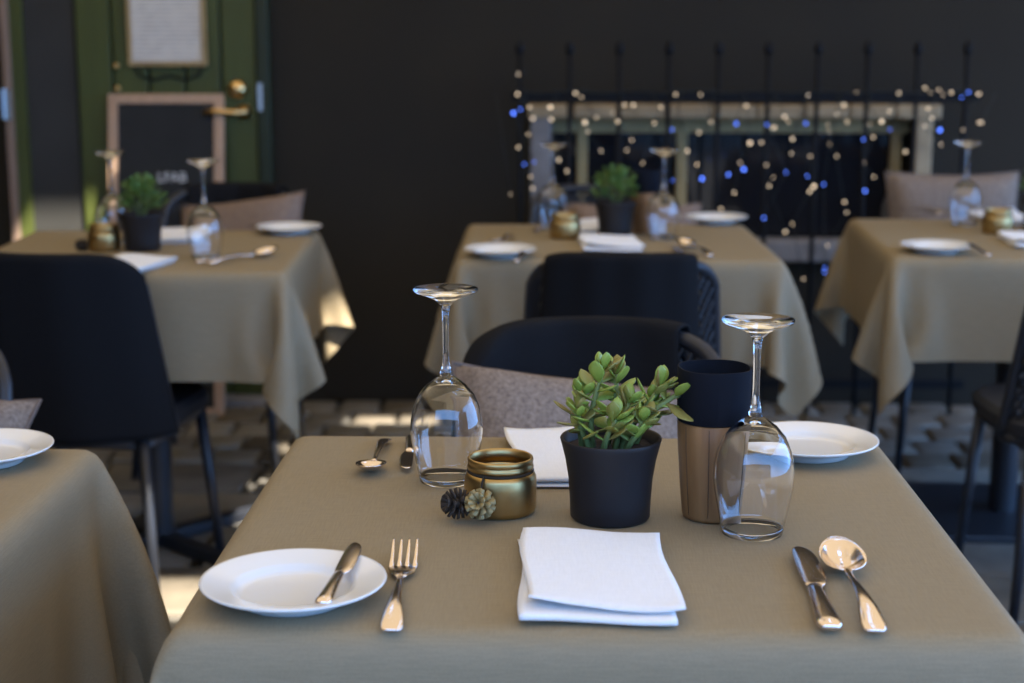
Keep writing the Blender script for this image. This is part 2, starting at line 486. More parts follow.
# fairy lights
def lights(label, pts, m, dy):
    th = thing('fairy_lights', label, 'string lights', (.6, RY, 0), group=None)
    P = []
    for ox, oy, x, y, s in pts:
        q = py(ox + x * s, oy + y * s, RY + dy)
        P.append((q.x - .6, dy, q.z))
    sm = MB()
    ico = MB().lathe([(0, -.0045), (.003, -.003), (.004, 0), (.003, .003), (0, .0045)], 8)
    me = None
    for p in P:
        if me is None:
            o = ico.build('bulb', m, th); me = o.data
        else:
            o = bpy.data.objects.new('bulb', me); col.objects.link(o); o.parent = th
        s = rnd.choice((.55, .7, .7, .85, .85, 1.0, 1.25))
        o.location = p; o.scale = (s, s, s)
    bins = {}
    for p in P: bins.setdefault(round(p[0] / .10), []).append(p)
    for k, ps in sorted(bins.items()):
        ps = sorted(ps, key=lambda q: -q[2])
        path = [(k * .10, dy + .006, max(1.075, ps[0][2] + .02))] + [(q[0], q[1] + .006, q[2]) for q in ps]
        sm.tube(path, .0015, 5)
    xs_ = sorted(p[0] for p in P)
    sm.tube([(x, dy + .006, 1.078 + .004 * math.sin(x * 31)) for x in np.linspace(xs_[0], xs_[-1], 40)], .002, 5)
    sm.build('wire', M['wire'], th)
A1 = (500, 20); S1 = .2928; A2 = (740, 20); A3 = (780, 180); S3 = .3516
W1 = [(258, 250), (278, 263), (600, 254), (685, 255), (100, 298), (172, 298), (112, 337), (175, 340), (330, 333), (385, 318), (425, 290), (455, 291), (550, 298), (402, 347), (290, 350), (300, 382), (527, 352), (720, 348), (840, 295), (680, 385), (450, 410), (345, 447), (433, 445), (640, 447), (487, 489), (673, 494), (853, 420), (228, 516), (200, 478), (36, 596), (105, 535), (112, 575), (97, 390), (62, 185), (60, 253), (63, 435), (820, 488), (800, 590), (755, 645)]
B1 = [(70, 305), (46, 318), (588, 374), (807, 354), (83, 493), (117, 485), (590, 548), (690, 542), (780, 528), (832, 509), (118, 667)]
W2 = [(232, 257), (398, 248), (543, 250), (632, 232), (650, 248), (680, 238), (694, 256), (722, 247), (820, 250), (814, 254), (22, 293), (152, 330), (165, 347), (112, 370), (118, 366), (355, 290), (330, 322), (300, 357), (305, 382), (366, 348), (510, 312), (443, 357), (455, 400), (484, 347), (643, 303), (655, 335), (631, 362), (817, 350), (826, 350), (762, 375), (73, 418), (37, 420), (180, 406), (175, 456), (307, 425), (330, 465), (425, 488), (457, 536), (114, 538), (100, 566), (248, 571), (237, 587), (358, 622), (365, 657), (686, 425), (565, 450), (90, 495), (240, 465)]
B2 = [(757, 265), (780, 247), (225, 353), (92, 357), (512, 373), (422, 408), (683, 376), (13, 510), (158, 520), (230, 533), (287, 561), (428, 584), (81, 676)]
W3 = [(85, 32), (97, 18), (183, 62), (35, 125), (15, 147), (135, 187), (67, 281)]
B3 = [(124, 12), (242, 30), (127, 250), (127, 262)]
lights('warm white fairy lights strung over the black railing', [(*A1, x, y, S1) for x, y in W1] + [(*A2, x, y, S1) for x, y in W2] + [(*A3, x, y, S3) for x, y in W3], M['warm_bulb'], -.014)
lights('blue fairy lights strung over the black railing', [(*A1, x, y, S1) for x, y in B1] + [(*A2, x, y, S1) for x, y in B2] + [(*A3, x, y, S3) for x, y in B3], M['blue_bulb'], -.022)

# ------------------------------------------------------------------ tables and tablecloths
def drape(w, d, over, seed, bend=.12, steps=260, iters=7):
    """lets a flat cloth fall over a table top; returns its points (top at z=0)"""
    ni = 32; c = w / ni; nj = int(round(d / c)); cy = d / nj
    k = int(round(over / c))
    nx, ny = ni + 2 * k + 1, nj + 2 * k + 1
    X = (np.arange(nx) - (nx - 1) / 2) * c
    Y = (np.arange(ny) - (ny - 1) / 2) * cy
    P = np.zeros((ny, nx, 3)); P[..., 0] = X[None, :]; P[..., 1] = Y[:, None]
    rs = np.random.RandomState(seed)
    hx, hy = w / 2 + 1e-4, d / 2 + 1e-4
    pin = (np.abs(P[..., 0]) <= hx) & (np.abs(P[..., 1]) <= hy)
    Wm = np.where(pin, 0., 1.)
    P[..., 2] += np.where(pin, 0, rs.uniform(-.004, 0, (ny, nx)))
    V = np.zeros_like(P)
    swirl = rs.uniform(-1, 1, 4)
    cons = []
    def add(a, b, rest, st): cons.append((a, b, rest, st))
    sl = slice
    for o in (0, 1):
        m = (nx - 1 - o + 1) // 2; add((sl(None), sl(o, o + 2 * m - 1, 2)), (sl(None), sl(o + 1, o + 2 * m, 2)), c, 1)
        m = (ny - 1 - o + 1) // 2; add((sl(o, o + 2 * m - 1, 2), sl(None)), (sl(o + 1, o + 2 * m, 2), sl(None)), cy, 1)
    dg = math.hypot(c, cy)
    for o in (0, 1):
        m = (ny - 1 - o + 1) // 2
        r0, r1 = sl(o, o + 2 * m - 1, 2), sl(o + 1, o + 2 * m, 2)
        add((r0, sl(0, nx - 1)), (r1, sl(1, nx)), dg, .6)
        add((r0, sl(1, nx)), (r1, sl(0, nx - 1)), dg, .6)
    for o in range(4):                       # bending
        a = np.arange(o, nx - 2, 4)
        cons.append(((sl(None), a), (sl(None), a + 2), 2 * c, bend))
        a = np.arange(o, ny - 2, 4)
        cons.append(((a, sl(None)), (a + 2, sl(None)), 2 * cy, bend))
    dt = 1 / 60.
    for s in range(steps):
        V[..., 2] -= 9.8 * dt * Wm
        if s < 60:                           # a small draught, so the corner folds fall differently
            for q, (sx, sy) in enumerate(((1, 1), (-1, 1), (-1, -1), (1, -1))):
                zone = (P[..., 0] * sx > hx) & (P[..., 1] * sy > hy)
                V[..., 0] += zone * swirl[q] * sy * 1.6 * dt
                V[..., 1] -= zone * swirl[q] * sx * 1.6 * dt
        V *= .965 if s < steps * .7 else .90
        Q = P + V * dt * Wm[..., None]
        for _ in range(iters):
            for a, b, rest, st in cons:
                D = Q[b] - Q[a]
                L = np.sqrt((D * D).sum(-1)) + 1e-9
                wa, wb_ = Wm[a], Wm[b]
                ws = wa + wb_
                g = st * (L - rest) / (L * np.maximum(ws, 1e-9)) * (ws > 0)
                Q[a] += D * (g * wa)[..., None]
                Q[b] -= D * (g * wb_)[..., None]
            ex, ey = hx + .007, hy + .007    # keep out of the table top
            ins = (np.abs(Q[..., 0]) < ex) & (np.abs(Q[..., 1]) < ey) & (Q[..., 2] < -.002) & ~pin
            dx, dy = ex - np.abs(Q[..., 0]), ey - np.abs(Q[..., 1])
            mx = ins & (dx <= dy); my = ins & (dx > dy)
            Q[..., 0] = np.where(mx, np.sign(Q[..., 0]) * ex, Q[..., 0])
            Q[..., 1] = np.where(my, np.sign(Q[..., 1]) * ey, Q[..., 1])
        V = (Q - P) / dt
        sp = np.sqrt((V * V).sum(-1, keepdims=True)); V *= np.minimum(1, 3.0 / (sp + 1e-9))
        P = Q
    fs = [(j * nx + i, j * nx + i + 1, (j + 1) * nx + i + 1, (j + 1) * nx + i) for j in range(ny - 1) for i in range(nx - 1)]
    return P.reshape(-1, 3), fs

def make_table(x, y, rz, label, w=.75, d=.72, plate=False):
    t = thing('table', label, 'table', (x, y, 0), rz)
    MB().box((0, 0, .735), (w - .03, d - .03, .028)).build('tabletop', M['black'], t, smooth=False, bevel=.004)
    MB().tube([(0, 0, .03), (0, 0, .722)], .038 if not plate else .035, 16).build('column', M['metal'], t, smooth='auto')
    if plate:
        MB().box((0, 0, .02), (.52, .44, .028)).build('base_plate', M['metal'], t, smooth=False, bevel=.006)
    else:
        for k in range(4):
            a = PI / 4 + k * PI / 2
            rt = Matrix.Rotation(a, 3, 'Z')
            MB().box(rt @ Vector((.165, 0, .030)), (.33, .045, .03), rt).build('foot', M['metal'], t, smooth=False, bevel=.005)
    return t
def make_cloth(x, y, rz, label, P, fs, flip=False):
    b = MB()
    q = [(-p[0] if flip else p[0], p[1], p[2]) for p in P]
    b.add(q, [f[::-1] for f in fs] if flip else fs)
    o = b.build('tablecloth', M['cloth'], subsurf=1)
    return place(tag(o, label, 'tablecloth'), (x, y, ZT), rz)

clA = drape(.75, .70, .305, 5, .25)
clB = drape(.75, .72, .235, 11)
TAB = {
    'front': (.037, 1.660, 0, .75, .70),
    'mid': (.140, 3.995, R(1), .75, .72),
    'left': (-.985, 3.800, R(3), .75, .72),
    'right': (1.175, 4.090, R(-3), .75, .72),
    'near': (-.950, 1.585, 0, .75, .70),
}
make_table(*TAB['front'][:3], 'square pedestal table under the taupe cloth nearest the viewer', d=.70)
make_table(*TAB['mid'][:3], 'square pedestal table under taupe cloth before the window railing')
make_table(*TAB['left'][:3], 'square pedestal table with crossed feet in front of the green door')
make_table(*TAB['right'][:3], 'square table on a flat dark base plate at the right', plate=True).scale = (1, 1.12, 1)
make_table(*TAB['near'][:3], 'square table under the taupe cloth cut off at the lower left', d=.70)
make_cloth(*TAB['front'][:3], 'taupe tablecloth on the nearest table, bluish along its front edge', *clA)
make_cloth(*TAB['mid'][:3], 'taupe tablecloth on the middle table before the window railing', *clB)
make_cloth(*TAB['left'][:3], 'taupe tablecloth with pointed corner folds on the table by the green door', *clB, flip=True).scale = (1, 1.07, 1)
make_cloth(*TAB['right'][:3], 'taupe tablecloth hanging in a long corner on the right-hand table', *clB).scale = (1, 1.12, 1)
make_cloth(*TAB['near'][:3], 'taupe tablecloth on the table cut off at the lower left', *clA, flip=True)

# ------------------------------------------------------------------ chairs
def back_pt(t, s, off=0.0):
    """point of the curved backrest: t -1..1 across, s 0..1 upward, off to the rear"""
    zt = .790 - .055 * abs(t) ** 5
    z = .40 + s * (zt - .40)
    w = .215 - .022 * s
    a = t * 1.0
    x = w * math.sin(a * 1.15) / math.sin(1.15)
    y = -.225 - .055 * s + .135 * (1 - math.cos(a * 1.15)) / (1 - math.cos(1.15)) * (1 - .25 * s)
    nx_, ny_ = math.sin(a * .95), -math.cos(a * .95)
    return Vector((x + nx_ * off, y + ny_ * off, z))
def make_chair():
    t = thing('chair', 'x', 'chair')
    def seat(u, v):
        a = 2 * PI * u
        prof = [(0, .395), (.6, .395), (.93, .398), (1.0, .415), (1.0, .44), (.95, .452), (.6, .448), (0, .446)]
        r, z = prof[min(int(round(v * 7)), 7)]
        c, s = math.cos(a), math.sin(a)
        q = (abs(c) ** 4 + abs(s) ** 4) ** -.25
        return (r * .218 * q * c, r * .215 * q * s + .005, z)
    MB().grid(seat, 40, 8, closed_u=True).build('seat', M['rope'], t, smooth='auto', fix=True)
    for sx in (-1, 1):
        for sy in (-1, 1):
            lg = MB().tube([(sx * .175, sy * .17, .40), (sx * .205, sy * .205, .0)], [.0145, .011], 10).build('leg', M['metal'], t)
            MB().tube([(sx * .2037, sy * .2035, .018), (sx * .205, sy * .205, 0)], .0125, 10).build('foot_cap', M['cap'], lg)
    MB().tube([(.178, -.17, .385), (.178, .17, .385), (-.178, .17, .385), (-.178, -.17, .385), (.178, -.17, .385)], .009, 8).build('seat_frame', M['metal'], t)
    path = [back_pt(-1, s / 8) for s in range(9)] + [back_pt(-1 + i / 14, 1) for i in range(1, 28)] + [back_pt(1, 1 - s / 8) for s in range(9)]
    MB().tube(path, .013, 10).build('back_frame', M['metal'], t)
    w = MB()
    n_ = 22
    for k in range(-n_, n_ + 1):                 # crossed rope strands
        for sg in (-1, 1):
            pp = []
            for i in range(13):
                s = i / 12
                tt = k / n_ * 1.9 + sg * (s - .5) * .9
                if -1 <= tt <= 1: pp.append(back_pt(tt, .02 + s * .96, .003 * sg))
            if len(pp) > 1: w.tube(pp, .0048, 5)
    w.build('woven_back', M['rope'], t)
    MB().tube([back_pt(-1 + i / 8, 0) for i in range(17)], .011, 8).build('back_rail', M['metal'], t)
    return t
def make_throw(t0=-.70, t1=.64, low_out=.06, low_in=.30):
    """black throw folded over the top of a backrest"""
    def fn(u, v):
        tt = t0 + (t1 - t0) * u
        wv = .0025 * math.sin(u * 23) + .002 * math.sin(u * 9 + 1) 
        if v < .52:
            s = low_out + (1 - low_out) * v / .52
            p = back_pt(tt, s, .019 + wv + .012 * (1 - s))
            return p + Vector((0, 0, .015 * min(1, v / .5)))
        if v > .62:
            s = 1 - (1 - low_in) * (v - .62) / .38
            p = back_pt(tt, s, -.019 - wv)
            return p + Vector((0, 0, .015 * max(0, 1 - (v - .62) * 4)))
        a = (v - .52) / .10
        off = .019 * math.cos(a * PI) + wv * (1 - 2 * a)
        return back_pt(tt, 1, off) + Vector((0, 0, .015 + .008 * math.sin(a * PI)))
    o = MB().grid(fn, 44, 46).build('throw_blanket', M['throw'], solid=.004, solid_offset=0)
    tag(o, None, 'blanket')
    return o
chairs = Proto(make_chair); throws = Proto(make_throw)
throws_c = Proto(lambda: make_throw(-.62, 1.06)); throws_a = Proto(lambda: make_throw(-1.04, .98, .02))
def chair_at(x, y, rz, label, blanket=None, throws=throws):
    chairs.get(label, (x, y, .004), rz)
    if blanket: throws.get(blanket, (x, y, .004), rz)
chair_at(-1.035, 3.50, R(-8), 'black woven chair seen from behind at the table by the green door', 'black throw over the chair back at the left, seen from behind', throws_a)
chair_at(.140, 3.545, 0, 'black woven chair seen from behind at the middle table', 'black throw over the chair back at the middle table, seen from behind')
chair_at(.062, 2.235, R(180), 'black woven chair facing the viewer across the nearest table', 'black throw over the chair back just beyond the nearest table', throws_c)
chair_at(1.175, 3.50, R(3), 'black woven chair at the right edge, backed to the viewer')
chair_at(-1.03, 2.17, R(180), 'black chair with a bright metal edge beyond the lower left table')
chair_at(-.985, 4.56, R(178), 'black chair on the far side of the table by the green door', 'black throw over the chair back in front of the chalkboard')
chair_at(.12, 4.66, R(180), 'black chair hidden behind the plant of the middle table')
chair_at(1.19, 4.70, R(180), 'black chair beyond the right-hand table with a grey pillow')

# ------------------------------------------------------------------ pillows
def make_pillow(name_mat, w=.40, h=.38, th=.15):
    t = thing('pillow', 'x', 'pillow')
    def fn(side):
        def g(u, v):
            a, b = 2 * u - 1, 2 * v - 1
            pinch = 1 - .07 * (1 - b * b) * abs(a) ** 3
            pinch2 = 1 - .07 * (1 - a * a) * abs(b) ** 3
            k = max(0, (1 - a ** 4)) ** .5 * max(0, (1 - b ** 4)) ** .5
            n_ = .006 * noise.noise(Vector((a * 1.7, b * 1.7, side * 3)))
            return (a * w / 2 * pinch, side * (th / 2 * k + n_ * k), b * h / 2 * pinch2 + h / 2)
        return g
    b = MB(); b.grid(fn(1), 25, 25); b.grid(fn(-1), 25, 25)
    b.build('cover', M[name_mat], t, fix=True)
    edge = []
    for k in range(96):
        q = k / 96 * 4; i = int(q); f_ = q - i
        u, v = [(f_, 0), (1, f_), (1 - f_, 1), (0, 1 - f_)][i]
        edge.append(fn(1)(u, v))
    edge.append(edge[0])
    MB().tube(edge, .004, 6, cap=False).build('piping', M['pillow_seam'], t)
    return t
pg = Proto(lambda: make_pillow('pillow')); pb = Proto(lambda: make_pillow('pillow_brown'))
pg.get('grey tweed pillow on the chair beyond the nearest table', (.045, 2.200, .440), (R(-38), R(10), R(16)))
pg.get('grey tweed pillow beyond the plate at the lower left', (-1.035, 2.150, .430), (R(-42), R(0), R(-12)))
pg.get('wide grey pillow on the chair beyond the right-hand table', (1.19, 4.79, .480), (R(-12), 0, 0))
pb.get('brown pillow on the chair before the chalkboard', (-.93, 4.56, .440), (R(-26), R(-8), R(-14)))
pb.get('brown pillow half hidden behind the plant of the middle table', (.235, 4.68, .415), (R(-26), 0, 0))

# ------------------------------------------------------------------ tableware prototypes
def make_plate():
    prof = [(0, .004), (.030, .004), (.045, .0035), (.047, 0), (.050, 0), (.0515, .004), (.058, .009), (.083, .0165), (.0855, .0185), (.0850, .0200),
            (.0825, .0195), (.060, .0142), (.0560, .0128), (.0535, .0095), (.050, .0072), (.045, .0066), (0, .0064)]
    t = thing('plate', 'x', 'plate')
    MB().lathe(prof[:9] + prof[9:], 72).build('dish', M['white'], t, fix=True)
    return t
def make_glass():
    t = thing('wine_glass', 'x', 'wine glass')
    out = [(.0315, 0), (.0335, .010), (.0375, .030), (.0408, .048), (.0420, .060), (.0413, .072), (.0380, .088), (.0320, .102), (.0230, .113), (.0130, .1205), (.0070, .126)]
    inn = [(r - .0011, z) for r, z in out[:-3]] + [(.0205, .1115), (.010, .1170), (0, .1185)]
    prof = [(0, .126)] + [(.0070, .126)] + out[::-1][1:] + [(.0311, -.0003), ] + inn
    stem_top = [(.0055, .131), (.0042, .140), (.0036, .152), (.0036, .185), (.0040, .198), (.0060, .206), (.0130, .2125), (.0240, .2175), (.0355, .2215), (.0372, .2235), (.0368, .2252), (.034, .2258), (.015, .2245), (.006, .2235), (0, .2232)]
    full = inn[::-1] + [(.0309, -.0002)] + out + stem_top
    full = [full[0]] + full[1:]
    b = MB().lathe(full, 56)
    b.build('bowl', M['glass'], t, fix=True)
    return t
def make_glass_parts():
    """upturned wine glass: bowl resting on its rim, stem, foot on top"""
    t = thing('wine_glass', 'x', 'wine glass')
    out = [(.0315, 0), (.0335, .010), (.0375, .030), (.0408, .048), (.0420, .060), (.0413, .072), (.0380, .088), (.0320, .102), (.0230, .113), (.0130, .1205), (.0085, .124)]
    inn = [(r - .0011, z) for r, z in out[:-3]] + [(.0205, .1115), (.010, .1170), (0, .1185)]
    MB().lathe(inn[::-1] + [(.0309, -.0002)] + out + [(0, .1245)], 56).build('bowl', M['glass'], t, fix=True)
    MB().lathe([(0, .1247), (.0082, .1247), (.0058, .131), (.0043, .140), (.0036, .152), (.0036, .185), (.0040, .198), (.0058, .2055), (0, .2057)], 28).build('stem', M['glass'], t, fix=True)
    MB().lathe([(0, .2059), (.0060, .2059), (.0130, .2125), (.0240, .2175), (.0355, .2215), (.0372, .2235), (.0368, .2252), (.034, .2258), (.015, .2245), (.006, .2235), (0, .2232)], 48).build('foot', M['glass'], t, fix=True)
    return t
def make_jar():
    t = thing('candle_jar', 'x', 'jar')
    MB().lathe([(0, 0), (.034, 0), (.0375, .002), (.039, .007), (.0392, .030), (.0388, .040), (.0365, .0448), (.0340, .0462), (.0320, .0462),
                (.0330, .042), (.0350, .036), (.0355, .008), (.032, .005), (0, .005)], 56).build('body', M['gold'], t, fix=True)
    MB().lathe([(.0335, .0475), (.0352, .0480), (.0362, .0505), (.0355, .0535), (.0345, .0545), (.0352, .0560), (.0358, .0585), (.0350, .0612), (.0338, .0618), (.0325, .0610), (.0318, .055), (.0316, .0475), (.0335, .0475)], 56).build('neck_ring', M['gold'], t)
    MB().lathe([(.0342 + .0022 * math.cos(a), .0466 + .0022 * math.sin(a)) for a in [2 * PI * k / 8 for k in range(9)]], 48).build('twine', M['twine'], t)
    return t
def make_pot(foliage):
    t = thing('potted_plant', 'x', 'potted plant')
    MB().lathe([(0, 0), (.040, 0), (.0425, .003), (.0432, .020), (.0450, .045), (.0485, .066), (.0525, .082), (.0540, .0875), (.0532, .0890), (.0505, .0880), (.0470, .070), (.0450, .060), (0, .060)], 56).build('pot', M['pot'], t, fix=True)
    MB().grid(lambda u, v: (.0495 * v * math.cos(2 * PI * u), .0495 * v * math.sin(2 * PI * u), .0775 + .003 * noise.noise(Vector((math.cos(2 * PI * u) * v * 4, math.sin(2 * PI * u) * v * 4, 2)))), 28, 6, closed_u=True).build('soil', M['soil'], t)
    foliage(t)
    return t
def leaf_geo(L, W, th, curl=.15):
    def fn(u, v):
        a = 2 * PI * u
        w = W / 2 * (math.sin(PI * min(1, v) ** 1.35) ** .75 if 0 < v < 1 else 0.02)
        w = max(w, .0012 if v < .5 else .0)
        h = th / 2 * max(.15, (1 - (2 * v - 1) ** 4)) if v < 1 else 0
        return (w * math.cos(a), L * v, h * math.sin(a) + curl * L * v * v)
    return MB().grid(fn, 10, 9, closed_u=True)
def orient(d, roll=0.0):
    return d.normalized().to_track_quat('Y', 'Z').to_matrix() @ Matrix.Rotation(roll, 3, 'Y')
JADE = [  # branches: (root, control points), metres relative to the rim centre; y away from the viewer
    [(-.020, .000, -.012), (-.022, .002, .022), (-.016, .000, .050), (-.008, .004, .072)],
    [(-.004, .012, -.012), (.002, .012, .022), (.006, .010, .050), (.004, .012, .066)],
    [(.010, .000, -.012), (.026, .000, .020), (.042, -.002, .042), (.052, .000, .056)],
    [(.026, .000, .020), (.048, -.006, .034), (.066, -.004, .046), (.076, -.004, .048)],
    [(-.010, -.022, -.012), (-.004, -.026, .010), (.004, -.028, .026)],
    [(.014, -.014, -.012), (.024, -.022, .006), (.032, -.024, .024)],
    [(-.022, -.010, -.012), (-.032, -.012, .012), (-.036, -.014, .030)],
    [(-.030, .006, -.012), (-.034, .008, .020), (-.030, .006, .044)],
    [(.026, .012, -.012), (.036, .014, .016), (.046, .012, .034)],
    [(.004, -.006, -.012), (.010, -.010, .020), (.018, -.010, .040)],
]
def jade_leaves(t):
    rs = random.Random(8)
    meshes = []
    for k, (L, W) in enumerate(((.037, .0175), (.031, .0160), (.023, .0125))):
        for m in ('leaf', 'leaf_olive', 'leaf_red'):
            o = leaf_geo(L, W, .0034, .12).build('leaf', M[m], t, fix=True)
            meshes.append(o.data); bpy.data.objects.remove(o)
    def put(stem, p, d, size, roll):
        tip = p + d.normalized() * .034
        if tip.z < .098 and math.hypot(tip.x, tip.y) > .040: d = Vector((d.x, d.y, abs(d.z) + .55 * d.length))
        m = size * 3 + rs.choices((0, 1, 2), (5, 3, 1.6))[0]
        o = bpy.data.objects.new('leaf', meshes[m]); col.objects.link(o); o.parent = stem
        o.location = p; o.rotation_euler = orient(d, roll).to_euler()
        s = rs.uniform(.88, 1.1); o.scale = (s, s, s)
    for bi, br in enumerate(JADE):
        pts = [Vector((x, y, z + .088)) for x, y, z in br]
        stem = MB().tube(pts, [.0042 - .0022 * i / (len(pts) - 1) for i in range(len(pts))], 7).build('stem', M['stem'], t)
        seg = []
        for a, b in zip(pts[:-1], pts[1:]):
            for k in range(8): seg.append(a.lerp(b, k / 8))
        seg.append(pts[-1])
        length = sum((b - a).length for a, b in zip(seg[:-1], seg[1:]))
        nodes = max(3, int(length / .0118))
        az = rs.uniform(0, PI)
        for q in range(nodes):
            fr = (q + 1.3) / (nodes + .6)
            if fr > 1: fr = 1
            i = min(int(fr * (len(seg) - 1)), len(seg) - 2)
            p = seg[i]; ax = (seg[i + 1] - seg[i]).normalized()
            if p.z < .082: continue
            ref = Vector((1, 0, 0)); ref = (ref - ax * ref.dot(ax)).normalized(); bn = ax.cross(ref)
            az += PI / 2 + rs.uniform(-.25, .25)
            el = .15 + .75 * fr ** 3
            for sg in (0, PI):
                d = (ref * math.cos(az + sg) + bn * math.sin(az + sg)) * math.cos(el) + ax * math.sin(el)
                put(stem, p, d, 0 if fr < .6 else (1 if fr < .9 else 2), rs.uniform(-.4, .4))
        for sg in range(4):                       # young leaves closing the tip
            a = az + sg * PI / 2 + .4
            put(stem, pts[-1], ref * math.cos(a) * .7 + bn * math.sin(a) * .7 + ax * .8, 2, rs.uniform(-.3, .3))
def bush_leaves(t):
    rs = random.Random(21)
    b = MB(); base = leaf_geo(.020, .009, .002, .1)
    for k in range(230):
        a = rs.uniform(0, 2 * PI); e = rs.uniform(-.15, 1.45)
        rr = rs.uniform(.45, 1.0)
        d = Vector((math.cos(a) * math.cos(e), math.sin(a) * math.cos(e), math.sin(e)))
        p = Vector((0, 0, .108)) + Vector((d.x * .052, d.y * .052, d.z * .062)) * rr
        m = orient((d + Vector((rs.uniform(-.6, .6), rs.uniform(-.6, .6), rs.uniform(-.1, .6)))), rs.uniform(-1, 1))
        b.add([p + m @ Vector(v) for v in base.v], base.f)
    b.build('foliage', M['bush'], t, fix=True)
    st = MB()
    for k in range(7):
        a = k * .9; st.tube([(.006 * math.cos(a), .006 * math.sin(a), .075), (.03 * math.cos(a), .03 * math.sin(a), .15)], .002, 5)
    st.build('stem', M['stem'], t)
def make_canister():
    """tapered cup, wood below and a navy collar above"""
    t = thing('wooden_canister', 'x', 'canister')
    MB().lathe([(0, 0), (.028, 0), (.0305, .002), (.0315, .006), (.0345, .040), (.0372, .080), (.0382, .1050), (.0370, .1065), (0, .1065)], 48).build('wood_body', M['wood'], t, fix=True)
    prof = [(0, .1068), (.0368, .1068), (.0378, .108), (.0384, .162), (.0380, .1640), (.0364, .1640), (.0352, .122), (0, .120)]
    def collar(u, v):
        r, z = prof[int(round(v * 7))]; a = 2 * PI * u; c, s_ = math.cos(a), math.sin(a)
        q = (abs(c) ** 3.2 + abs(s_) ** 3.2) ** (-1 / 3.2) * .5 + .5 if z > .13 else 1.02
        return (r * q * c, r * q * s_, z)
    MB().grid(collar, 48, 8, closed_u=True).build('navy_collar', M['navy'], t, smooth='auto', fix=True)
    for a in (-1.95, -.75, .6, 2.2, 3.6):
        p = [((r + .0001) * math.cos(a), (r + .0001) * math.sin(a), z) for r, z in ((.0316, .007), (.0345, .040), (.0372, .080), (.0381, .1035))]
        MB().tube(p, .0005, 5).build('seam', M['seam'], t)
    return t
def sect(b, rows, seg=12):
    """loft of ellipses along y: rows of (y, z, half width, half height, x shift)"""
    vs_ = []
    for r in rows:
        y, z, w, h = r[:4]; dx = r[4] if len(r) > 4 else 0
        for k in range(seg):
            a = 2 * PI * k / seg
            vs_.append((dx + w * math.cos(a), y, z + h * math.sin(a)))
    n_ = len(rows)
    fs_ = [(i * seg + k, i * seg + (k + 1) % seg, (i + 1) * seg + (k + 1) % seg, (i + 1) * seg + k) for i in range(n_ - 1) for k in range(seg)]
    fs_ += [tuple(range(seg - 1, -1, -1)), tuple(range((n_ - 1) * seg, n_ * seg))]
    return b.add(vs_, fs_)
HANDLE = [(0, .0045, .0065, .0015), (.003, .0048, .0095, .0020), (.012, .0062, .0105, .0022), (.035, .0105, .0085, .0020), (.065, .0120, .0055, .0018), (.095, .0105, .0040, .0019), (.118, .0085, .0034, .0020), (.130, .0078, .0036, .0019)]
def make_fork():
    t = thing('fork', 'x', 'fork')
    sect(MB(), HANDLE).build('handle', M['silver'], t, fix=True)
    sect(MB(), [(.129, .0078, .0036, .0018), (.137, .0070, .0068, .0013), (.146, .0058, .0115, .0010), (.156, .0058, .0132, .0009), (.164, .0066, .0136, .0009)], 14).build('head', M['silver'], t, fix=True)
    for k in range(4):
        x = (k - 1.5) * .0076
        sect(MB(), [(.162, .0064, .0024, .0010, x), (.180, .0090, .0021, .0009, x), (.198, .0140, .0018, .0008, x * 1.02), (.209, .0185, .0011, .0006, x * 1.02), (.211, .0192, .0005, .0004, x * 1.02)], 8).build('tine', M['silver'], t, fix=True)
    return t
def make_spoon():
    t = thing('spoon', 'x', 'spoon')
    sect(MB(), HANDLE + [(.138, .0090, .0042, .0014)]).build('handle', M['silver'], t, fix=True)
    def fn(u, v):
        a = 2 * PI * u
        rr = v
        s = math.sin(a)
        x = rr * .0215 * math.cos(a) * (1 - .14 * s * rr)
        y = .170 + rr * .0345 * s
        zr = .0130 + .12 * (y - .170)
        return (x, y, zr - .0105 * (1 - rr ** 2))
    MB().grid(fn, 36, 9, closed_u=True).build('bowl', M['silver'], t, solid=.0012, solid_offset=-1, fix=False)
    return t
def make_knife():
    t = thing('knife', 'x', 'knife')
    sect(MB(), [(0, .0050, .0060, .0030), (.004, .0052, .0092, .0042), (.014, .0052, .0098, .0044), (.050, .0052, .0078, .0042), (.085, .0052, .0066, .0040), (.094, .0052, .0060, .0034)]).build('handle', M['silver'], t, fix=True)
    sect(MB(), [(.093, .0050, .0052, .0020), (.100, .0050, .0085, .0018, .0012), (.112, .0050, .0100, .0018, .002), (.140, .0056, .0105, .0018, .002), (.165, .0062, .0098, .0016, .0015), (.180, .0066, .0086, .0013, .0008), (.188, .0068, .0060, .0010, -.0002), (.1925, .0069, .0030, .0007, -.001), (.194, .0069, .0008, .0003, -.001)], 16).build('blade', M['silver'], t, fix=True)
    return t
